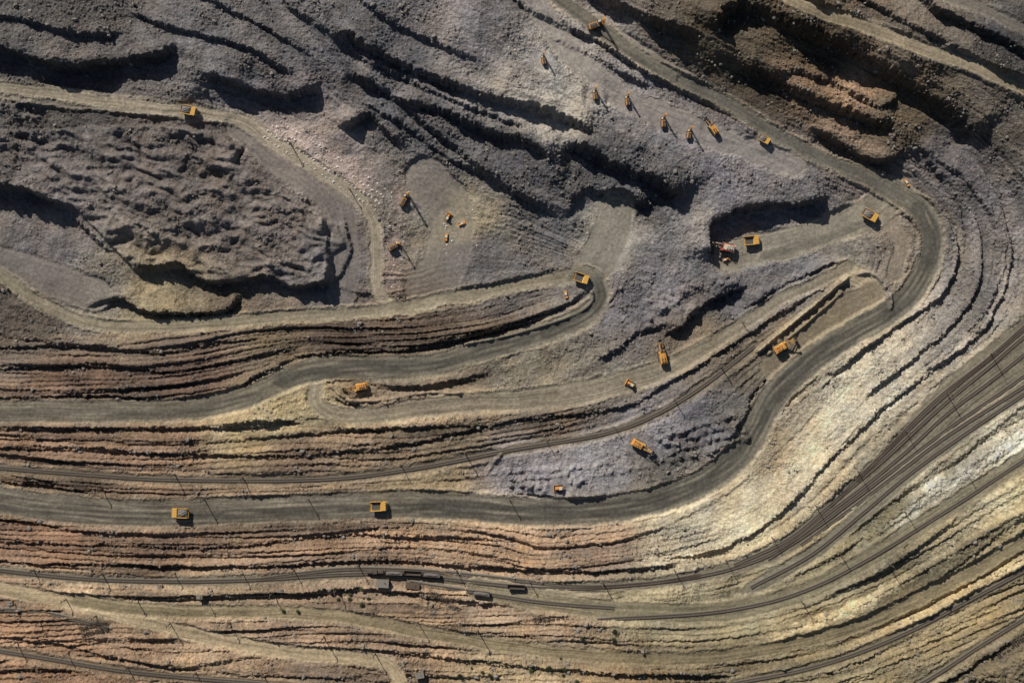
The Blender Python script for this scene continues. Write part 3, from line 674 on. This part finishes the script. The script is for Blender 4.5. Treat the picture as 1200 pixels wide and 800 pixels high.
def drill(P):
    b=MBd(); tracks(b,5.6,4.4,.9,1.1); b.box((0,0,1.5),(10,3.2,.5),MS)
    b.box((-1.2,0,3.0),(5.6,3.3,2.5),P,top=(.98,.9)); b.box((-1.2,0,4.4),(4.6,2.0,.3),MS)
    for x in (-2.8,-1.2,.4): b.cyl((x,0,4.4),(x,0,4.8),.5,MS)
    b.box((3.3,1.1,3.0),(1.7,1.4,2.3),MW,top=(.92,.92)); b.box((3.4,1.1,3.3),(1.7,1.46,.9),MG,top=(.95,.95))
    b.box((-4.5,0,2.5),(1.1,2.8,1.5),MS)
    H0,H1=1.3,15.0
    pts=[(4.5,-1.3),(4.5,-.2),(5.6,-.2),(5.6,-1.3)]
    for x,y in pts: b.beam((x,y,H0),(x,y,H1),.18,.18,P)
    z=H0; k=0
    while z<H1-1:
        for i in range(4):
            a=pts[i];c=pts[(i+1)%4]
            if k%2: a,c=c,a
            b.beam((*a,z),(*c,z+1.2),.09,.09,P); b.beam((*pts[i],z),(*pts[(i+1)%4],z),.09,.09,P)
        z+=1.2;k+=1
    b.box((5.05,-.75,H1),(1.5,1.5,.4),P); b.cyl((5.05,-.75,.3),(5.05,-.75,13),.14,MS,8); b.box((5.05,-.75,9),(.8,.8,1.2),MS)
    b.beam((1.0,-.75,4.6),(4.5,-.75,9.5),.2,.2,MS); b.beam((1.0,.2,4.6),(4.5,-.3,9.5),.2,.2,MS)
    for x,y in ((-4.6,1.5),(-4.6,-1.5),(4.2,1.8),(4.4,-1.9)): b.cyl((x,y,.1),(x,y,2.2),.16,MS,8); b.cyl((x,y,0),(x,y,.15),.45,MS,10)
    return b.mesh("drill_rig")
def dozer(P):
    b=MBd(); tracks(b,5.2,4.2,.8,1.4); b.box((.3,0,1.4),(4.8,2.2,1.0),P); b.box((1.5,0,2.3),(2.6,1.6,1.3),P,top=(.95,.85))
    for i in range(4): b.box((2.83,0,1.9+i*.25),(.06,1.3,.1),MS)
    b.box((-.9,0,2.9),(1.9,1.9,1.8),P,top=(.88,.88)); b.box((-.9,0,3.05),(1.86,1.86,.9),MG,top=(.94,.94)); b.box((-.9,0,3.9),(2.1,2.1,.15),MW)
    b.cyl((1.2,.5,2.9),(1.2,.5,4.0),.13,MS,8); b.box((-2.3,0,2.0),(1.0,2.2,1.0),P)
    b.prism([(3.7,.1),(3.95,.1),(3.7,.9),(3.75,1.6),(4.0,1.9),(3.7,2.0),(3.45,1.5),(3.45,.7)],-2.6,2.6,P)
    for s in (-1,1): b.beam((.2,s*2.25,.8),(3.6,s*2.25,.7),.25,.35,P); b.beam((2.6,s*.7,1.9),(3.6,s*.7,1.2),.15,.15,MS)
    b.beam((-2.8,0,1.8),(-3.8,0,1.6),.5,.3,MS)
    for y in (-.7,.7): b.beam((-3.7,y,1.7),(-4.0,y,.3),.25,.2,MS)
    return b.mesh("bulldozer")
def pickup():
    b=MBd(); b.box((0,0,.75),(5.2,1.95,.55),MO); b.box((.3,0,1.35),(2.0,1.8,.75),MW,top=(.78,.86)); b.box((.3,0,1.35),(1.9,1.84,.45),MG,top=(.84,.92)); b.box((2.0,0,1.08),(1.3,1.8,.2),MO,top=(.9,.9))
    for s in (-1,1): b.box((-1.65,s*.92,1.2),(1.8,.1,.4),MO)
    b.box((-2.55,0,1.2),(.1,1.9,.4),MO); b.box((2.65,0,.6),(.15,1.9,.3),MS)
    for x in (-1.6,1.6):
        for s in (-1,1): b.cyl((x,s*.8-.13,.4),(x,s*.8+.13,.4),.4,MK,14)
    return b.mesh("pickup_truck")
meshes={"haul_truck":[truck(True,MY),truck(False,MY)],"rope_shovel":[shovel(MY,MO),shovel(MR,MW)],"drill_rig":[drill(MO)],"bulldozer":[dozer(MO)],"pickup_truck":[pickup()]}
def put(name,me_,x,y,ang,sc=1.0,dz=0.0,sz=None):
    o=bpy.data.objects.new(name,me_); bpy.context.collection.objects.link(o)
    X,Y,Zz=zat(x,y); o.location=(X,Y,Zz+dz); o.rotation_euler=(0,0,math.radians(ang)); o.scale=(sc,sc,sz or sc); return o
for i,(k,x,y,a,s) in enumerate(M):
    ml=meshes[k]; m_=ml[i%len(ml)]
    if k=="rope_shovel": m_=ml[1] if x==850 else ml[0]
    if k=="haul_truck": m_=ml[0] if x in (213,1018,222,895) else ml[1]
    put(k,m_,x,y,a,s)
# ------------------------------------------------------------------ railways
def offset(P,d):
    T=np.gradient(P,axis=0); T/=np.linalg.norm(T,axis=1)[:,None]+1e-9
    return P+np.stack([T[:,1],-T[:,0]],1)*d
def railway(pts,off=0.0):
    P=offset(dense(pts,3),off); b=MBd(); W=[Vector(zat(*p)) for p in P]
    zs=np.array([w.z for w in W]); k=5; zz=np.convolve(np.pad(zs,k,mode='edge'),np.ones(2*k+1)/(2*k+1),'valid')
    for w,z in zip(W,zz): w.z=z+.3
    for i in range(len(W)-1):
        a,c=W[i],W[i+1]; d=(c-a).normalized(); n=Vector((-d.y,d.x,0)).normalized()
        for s in (-.76,.76): b.beam(a+n*s+Vector((0,0,.2)),c+n*s+Vector((0,0,.2)),.16,.18,MRU)
        for j in range(2):
            p=a+(c-a)*(j/2); b.beam(p-n*1.4,p+n*1.4,.32,.2,MWD)
        q=[a-n*2.0+Vector((0,0,-1.2)),a-n*1.3+Vector((0,0,-.03)),a+n*1.3+Vector((0,0,-.03)),a+n*2.0+Vector((0,0,-1.2)),c-n*2.0+Vector((0,0,-1.2)),c-n*1.3+Vector((0,0,-.03)),c+n*1.3+Vector((0,0,-.03)),c+n*2.0+Vector((0,0,-1.2))]
        b.add(q,[(0,1,5,4),(1,2,6,5),(2,3,7,6)],MBL)
    o=bpy.data.objects.new("railway_track",b.mesh("railway_track")); bpy.context.collection.objects.link(o); return W
RT=[(-40,664),(0,668),(100,678),(200,681),(300,679),(400,673),(470,673),(560,682),(640,689),(720,687),(800,678),(865,664),(915,643),(965,605),(1015,568),(1060,530),(1110,485),(1160,447),(1240,385)]
railway(RT,0); railway([(300,676),(400,664),(500,666),(600,676),(680,684),(760,680),(820,670)],-3)
railway([(860,662),(920,634),(970,594),(1020,552),(1070,506),(1120,462),(1170,420),(1240,362)],0)
railway([(900,655),(950,622),(1000,586),(1050,548),(1110,503),(1170,462),(1240,412)],0)
railway([(940,640),(990,604),(1040,566),(1100,520),(1170,474),(1240,430)],2)
railway([(970,590),(1030,530),(1080,482),(1130,438),(1180,398),(1240,346)],-4)
railway([(1000,560),(1050,505),(1100,458),(1150,418),(1200,375),(1240,335)],-6)
railway([(880,688),(950,650),(1010,602),(1070,552),(1140,502),(1240,435)],0)
railway([(700,724),(850,712),(950,686),(1040,638),(1120,588),(1240,510)],-3)
railway([(860,800),(960,780),(1060,742),(1160,690),(1240,648)],0)
railway([(960,850),(1060,810),(1160,750),(1240,700)],0)
railway([(-40,545),(100,556),(200,562),(370,562),(480,550),(600,527),(700,510),(760,490),(820,455),(885,405)])
railway([(-40,756),(60,772),(160,788),(300,800),(420,812)])
railway([(480,682),(560,694),(640,706),(720,712)],0)
railway([(-40,712),(40,716),(90,726),(130,738)],0)
def wagon(loaded):
    b=MBd()
    b.box((0,0,1.2),(12.5,2.2,.35),MS)
    b.prism([(-6.2,1.4),(6.2,1.4),(6.2,3.3),(-6.2,3.3)],-1.6,-1.45,MRU); b.prism([(-6.2,1.4),(6.2,1.4),(6.2,3.3),(-6.2,3.3)],1.45,1.6,MRU)
    for x in (-6.15,6.15): b.box((x,0,2.35),(.14,2.88,1.9),MRU)
    b.box((0,0,1.45),(12.1,2.88,.1),MS)
    for s in (-1,1):
        for i in range(9): b.box((-5.6+i*1.4,s*1.66,2.35),(.14,.14,1.9),MRU)
    if loaded: rockload(b,-6.0,6.0,-1.4,1.4,2.7,.8,MRK)
    for x in (-4,4):
        b.box((x,0,.75),(2.8,1.9,.4),MS)
        for dx in (-.95,.95):
            for s in (-1,1): b.cyl((x+dx,s*.76-.07,.48),(x+dx,s*.76+.07,.48),.48,MS,14)
    return b.mesh("freight_wagon")
def loco():
    b=MBd(); b.box((0,0,1.3),(13,2.9,.5),MS); b.box((0,0,2.6),(3.2,2.9,2.4),MRU,top=(.92,.9)); b.box((0,0,3.0),(3.15,2.94,.8),MG,top=(.95,.96))
    for s in (-1,1): b.box((s*3.9,0,2.2),(4.4,2.2,1.5),MRU,top=(.96,.9)); b.box((s*3.9,0,3.0),(3.2,1.2,.2),MS)
    b.beam((-.8,0,3.9),(.6,0,5.2),.1,.1,MS); b.beam((.6,-.9,5.2),(.6,.9,5.2),.1,.1,MS); b.beam((-.8,0,5.2),(.6,0,5.2),.08,.08,MS)
    for x in (-4,4):
        for dx in (-1,1):
            for s in (-1,1): b.cyl((x+dx,s*.76-.07,.5),(x+dx,s*.76+.07,.5),.5,MS,14)
    return b.mesh("electric_locomotive")
wl=wagon(True); we=wagon(False)
for x,y,a,l in [(462,670,-2,1),(484,670,-3,0),(506,672,-4,1),(605,686,-3,0),(564,694,-7,1)]:
    put("freight_wagon",wl if l else we,x,y,a,.95,.5)
put("electric_locomotive",loco(),440,669,0,.95,.5)
def shed(L,W,Hh,roof,wall):
    b=MBd(); b.box((0,0,Hh/2),(L,W,Hh),wall); b.prism([(-L/2-.3,Hh),(L/2+.3,Hh),(L/2+.3,Hh+.25),(-L/2-.3,Hh+.25)],-W/2-.3,W/2+.3,roof)
    for i in range(3): b.box((-L/3+i*L/3,-W/2-.03,Hh*.55),(L*.14,.06,Hh*.3),MG)
    b.box((L/2+.03,0,Hh*.35),(.06,W*.25,Hh*.7),MS); b.box((L*.2,W*.1,Hh+.5),(.7,.7,.5),MS)
    return b.mesh("site_shed")
sh=shed(8,5,5,MC,MS); put("site_shed",sh,449,682,-3,1); put("site_shed",shed(9,3.5,3,MRU,MS),484,685,-6,1); put("site_shed",sh,492,790,10,.7); sm=shed(4,3,2.8,MC,MO); put("site_shed",sm,236,697,0,.9)
put("site_shed",sm,12,706,10,.8); put("site_shed",sm,188,686,0,.7); put("site_shed",sm,330,690,0,.7)
# ------------------------------------------------------------------ power poles
def pole(h=12):
    b=MBd(); b.cyl((0,0,-1),(0,0,h),.30,MWD,10,.20); b.box((0,0,h-.8),(.22,3.6,.22),MWD); b.box((0,0,h-2.2),(.18,2.4,.18),MWD)
    for y in (-1.5,-.6,.6,1.5): b.cyl((0,y,h-.7),(0,y,h-.35),.1,MW,8)
    b.beam((0,0,h-2.6),(0,1.2,h-.9),.1,.1,MWD); b.beam((0,.9,-.5),(0,.1,h*.55),.22,.22,MWD)
    return b.mesh("utility_pole")
pm=pole(12)
poles=[(18,708),(78,702),(160,700),(240,697),(320,694),(395,690),(40,668),(120,672),(205,672),(285,672),(345,668),(420,662),(535,668),(620,680),(705,680),(790,668),(850,656),(905,630),(955,592),(1005,552),(1060,505),(1110,462),(1160,415),(20,752),(80,765),(150,782),(230,788),(310,792),(205,556),(285,560),(362,585),(597,585),(470,545),(545,531),(640,516),(720,500),(790,468),(845,430),(870,378),(490,728),(560,738),(440,765),(240,585),(120,572),(985,650),(1060,600),(1130,553),(1040,660),(940,705),(1180,505),(340,168),(410,222),(48,728),(112,722),(200,730),(270,730),(380,745)]
for x,y in poles: put("utility_pole",pm,x,y,random.uniform(-15,15)+(35 if x>900 else 0),random.uniform(.85,1.1))
def wires(idx,name="power_line"):
    b=MBd()
    for a,c in zip(idx[:-1],idx[1:]):
        A=Vector(zat(*poles[a]));C_=Vector(zat(*poles[c])); A.z+=11;C_.z+=11
        prev=A
        for i in range(1,9):
            t=i/8; p=A.lerp(C_,t); p.z-=1.6*4*t*(1-t); b.beam(prev,p,.05,.05,MS); prev=p
    o=bpy.data.objects.new(name,b.mesh(name)); bpy.context.collection.objects.link(o)
wires(list(range(0,6))); wires(list(range(6,23))); wires(list(range(23,28)))
def panels(nx,ny,dx,dy):
    b=MBd()
    for i in range(nx):
        for j in range(ny):
            x=i*dx+random.uniform(-.2,.2); y=j*dy+random.uniform(-.2,.2)
            for k in range(4): b.box((x,y-1.6+k*1.1,.6+.1*k),(2.7,.34,.3),MWD)
            for s in (-.76,.76): b.box((x+s,y,1.15),(.2,5,.22),MRU)
    return b.mesh("track_panel_stack")
put("track_panel_stack",panels(6,2,3.2,5.6),98,743,18,1,.5)
put("track_panel_stack",panels(12,1,3.6,5.6),626,724,-4,.9,.5)
put("track_panel_stack",panels(7,1,3.4,5.6),505,692,-25,.9,.5)
put("track_panel_stack",panels(5,1,3.4,5.6),1172,768,30,1,.5)
put("track_panel_stack",panels(4,1,3.4,5.6),1186,752,30,1,.5)
# ------------------------------------------------------------------ drill cuttings on the blast grids
b=MBd(); MCU=mat("drill_cuttings",(.60,.52,.47),.95,0,.3,1)
def cut(x,y,r):
    X,Y,Zz=zat(x,y); n=8
    vs=[(X+math.cos(2*math.pi*i/n)*r*random.uniform(.7,1.2),Y+math.sin(2*math.pi*i/n)*r*random.uniform(.7,1.2),Zz-.3) for i in range(n)]+[(X,Y,Zz+r*.45)]
    b.add(vs,[(i,(i+1)%n,n) for i in range(n)],MCU)
for i in range(30):
    for j in range(4):
        t=i/29; cut(325+130*t-5*j+random.uniform(-1.2,1.2),140+84*t+7*j+random.uniform(-1.2,1.2),random.uniform(.9,1.7))
for i in range(20):
    for j in range(3):
        t=i/19; cut(478-12*t-9*j+random.uniform(-1,1),225+125*t+random.uniform(-1,1),random.uniform(.6,1.2))
for i in range(16):
    for j in range(3):
        t=i/15; cut(590+110*t+random.uniform(-1,1)+7*j,50+75*t-7*j+random.uniform(-1,1),random.uniform(.5,1.0))
for i in range(26): cut(random.uniform(520,560),random.uniform(245,300),random.uniform(.6,1.4))
o=bpy.data.objects.new("drill_cuttings",b.mesh("drill_cuttings")); bpy.context.collection.objects.link(o)
# ------------------------------------------------------------------ boulders (one mesh)
ph=(1+5**.5)/2
ico=np.array([(-1,ph,0),(1,ph,0),(-1,-ph,0),(1,-ph,0),(0,-1,ph),(0,1,ph),(0,-1,-ph),(0,1,-ph),(ph,0,-1),(ph,0,1),(-ph,0,-1),(-ph,0,1)])/1.9
icf=np.array([(0,11,5),(0,5,1),(0,1,7),(0,7,10),(0,10,11),(1,5,9),(5,11,4),(11,10,2),(10,7,6),(7,1,8),(3,9,4),(3,4,2),(3,2,6),(3,6,8),(3,8,9),(4,9,5),(2,4,11),(6,2,10),(8,6,7),(9,8,1)])
V=[];Fc=[]
bx=rng.uniform(0,1200,90000); by=rng.uniform(0,800,90000)
jj=np.searchsorted(ax,bx)-1; ii=np.searchsorted(ay,by)-1
pr=np.clip(rough[ii,jj]-.55,0,1)*1.1*np.clip(fbm(bx/14,by/14,2,121)*2.2+.25,0,1)*(1-roadm[ii,jj])
sel=rng.random(len(bx))<pr; bx=bx[sel][:12000]; by=by[sel][:12000]; ii=ii[sel][:12000]; jj=jj[sel][:12000]
for k in range(len(bx)):
    r=min(1.7,.35+rng.exponential(.30))
    v=ico*(r*rng.uniform(.7,1.25,(12,1)))*rng.uniform(.7,1.3,3)
    a=rng.uniform(0,6.28); R=np.array([[math.cos(a),-math.sin(a),0],[math.sin(a),math.cos(a),0],[0,0,1]])
    v=v@R.T+np.array([VX[ii[k],jj[k]],VY[ii[k],jj[k]],Z[ii[k],jj[k]]+r*.2])
    Fc.append(icf+len(V)*12); V.append(v)
V=np.concatenate(V);Fc=np.concatenate(Fc)
mb=bpy.data.meshes.new("boulders"); mb.from_pydata(V.tolist(),[],Fc.tolist()); mb.materials.append(MB_)
bo=bpy.data.objects.new("boulders",mb); bpy.context.collection.objects.link(bo)
# ------------------------------------------------------------------ shrubs
def shrub(r):
    b=MBd()
    for i in range(5):
        a=random.uniform(0,6.28); b.cyl((0,0,-.3),(math.cos(a)*r*.5,math.sin(a)*r*.5,r*1.0),.1,MWD,5,.04)
    for i in range(420):
        d=Vector((random.gauss(0,1),random.gauss(0,1),random.gauss(0,.8))).normalized()*r*random.uniform(.45,1)*random.choice((.7,1,1.1))
        c=d+Vector((0,0,r*.9)); s=.28*random.uniform(.6,1.4)
        u=Vector((random.gauss(0,1),random.gauss(0,1),random.gauss(0,1))).normalized(); w=u.orthogonal().normalized()
        b.add([c-u*s,c+w*s*.6,c+u*s,c-w*s*.6],[(0,1,2,3)],MLF)
    return b.mesh("shrub")
shs=[shrub(1.6),shrub(2.0)]
for i in range(30):
    x,y=random.choice([(610,778),(640,785),(680,790),(590,770),(640,775),(440,700),(415,695),(700,740),(560,790),(345,720)])
    put("shrub",random.choice(shs),x+random.uniform(-22,22),y+random.uniform(-8,8),random.uniform(0,360),random.uniform(.5,1.1),-.2)
# ------------------------------------------------------------------ light, camera
az_dir=Vector((-0.50,0.86,0)).normalized(); el=math.radians(34)
sd=Vector((az_dir.x*math.cos(el),az_dir.y*math.cos(el),math.sin(el)))
sl=bpy.data.lights.new("sun",'SUN'); sl.energy=5.0; sl.angle=math.radians(.5); sl.color=(1,.95,.87)
so=bpy.data.objects.new("sun",sl); bpy.context.collection.objects.link(so); so.rotation_euler=sd.to_track_quat('Z','Y').to_euler()
w=bpy.data.worlds.new("World"); bpy.context.scene.world=w; w.use_nodes=True; nt=w.node_tree
sk=nt.nodes.new("ShaderNodeTexSky"); sk.sky_type='NISHITA'; sk.sun_disc=False; sk.sun_elevation=el; sk.sun_rotation=math.atan2(sd.x,sd.y)
nt.links.new(sk.outputs[0],nt.nodes["Background"].inputs[0]); nt.nodes["Background"].inputs[1].default_value=.05
cam=bpy.data.cameras.new("camera"); cam.sensor_width=36; cam.lens=36*CH/(1200*S); cam.clip_end=20000
cob=bpy.data.objects.new("camera",cam); bpy.context.collection.objects.link(cob); cob.location=(0,0,CH); cob.rotation_euler=(0,0,0)
sc=bpy.context.scene; sc.camera=cob; sc.view_settings.view_transform='Standard'; sc.view_settings.look='None'; sc.view_settings.exposure=0
print("boulders",len(bx),"verts",NX*NY)
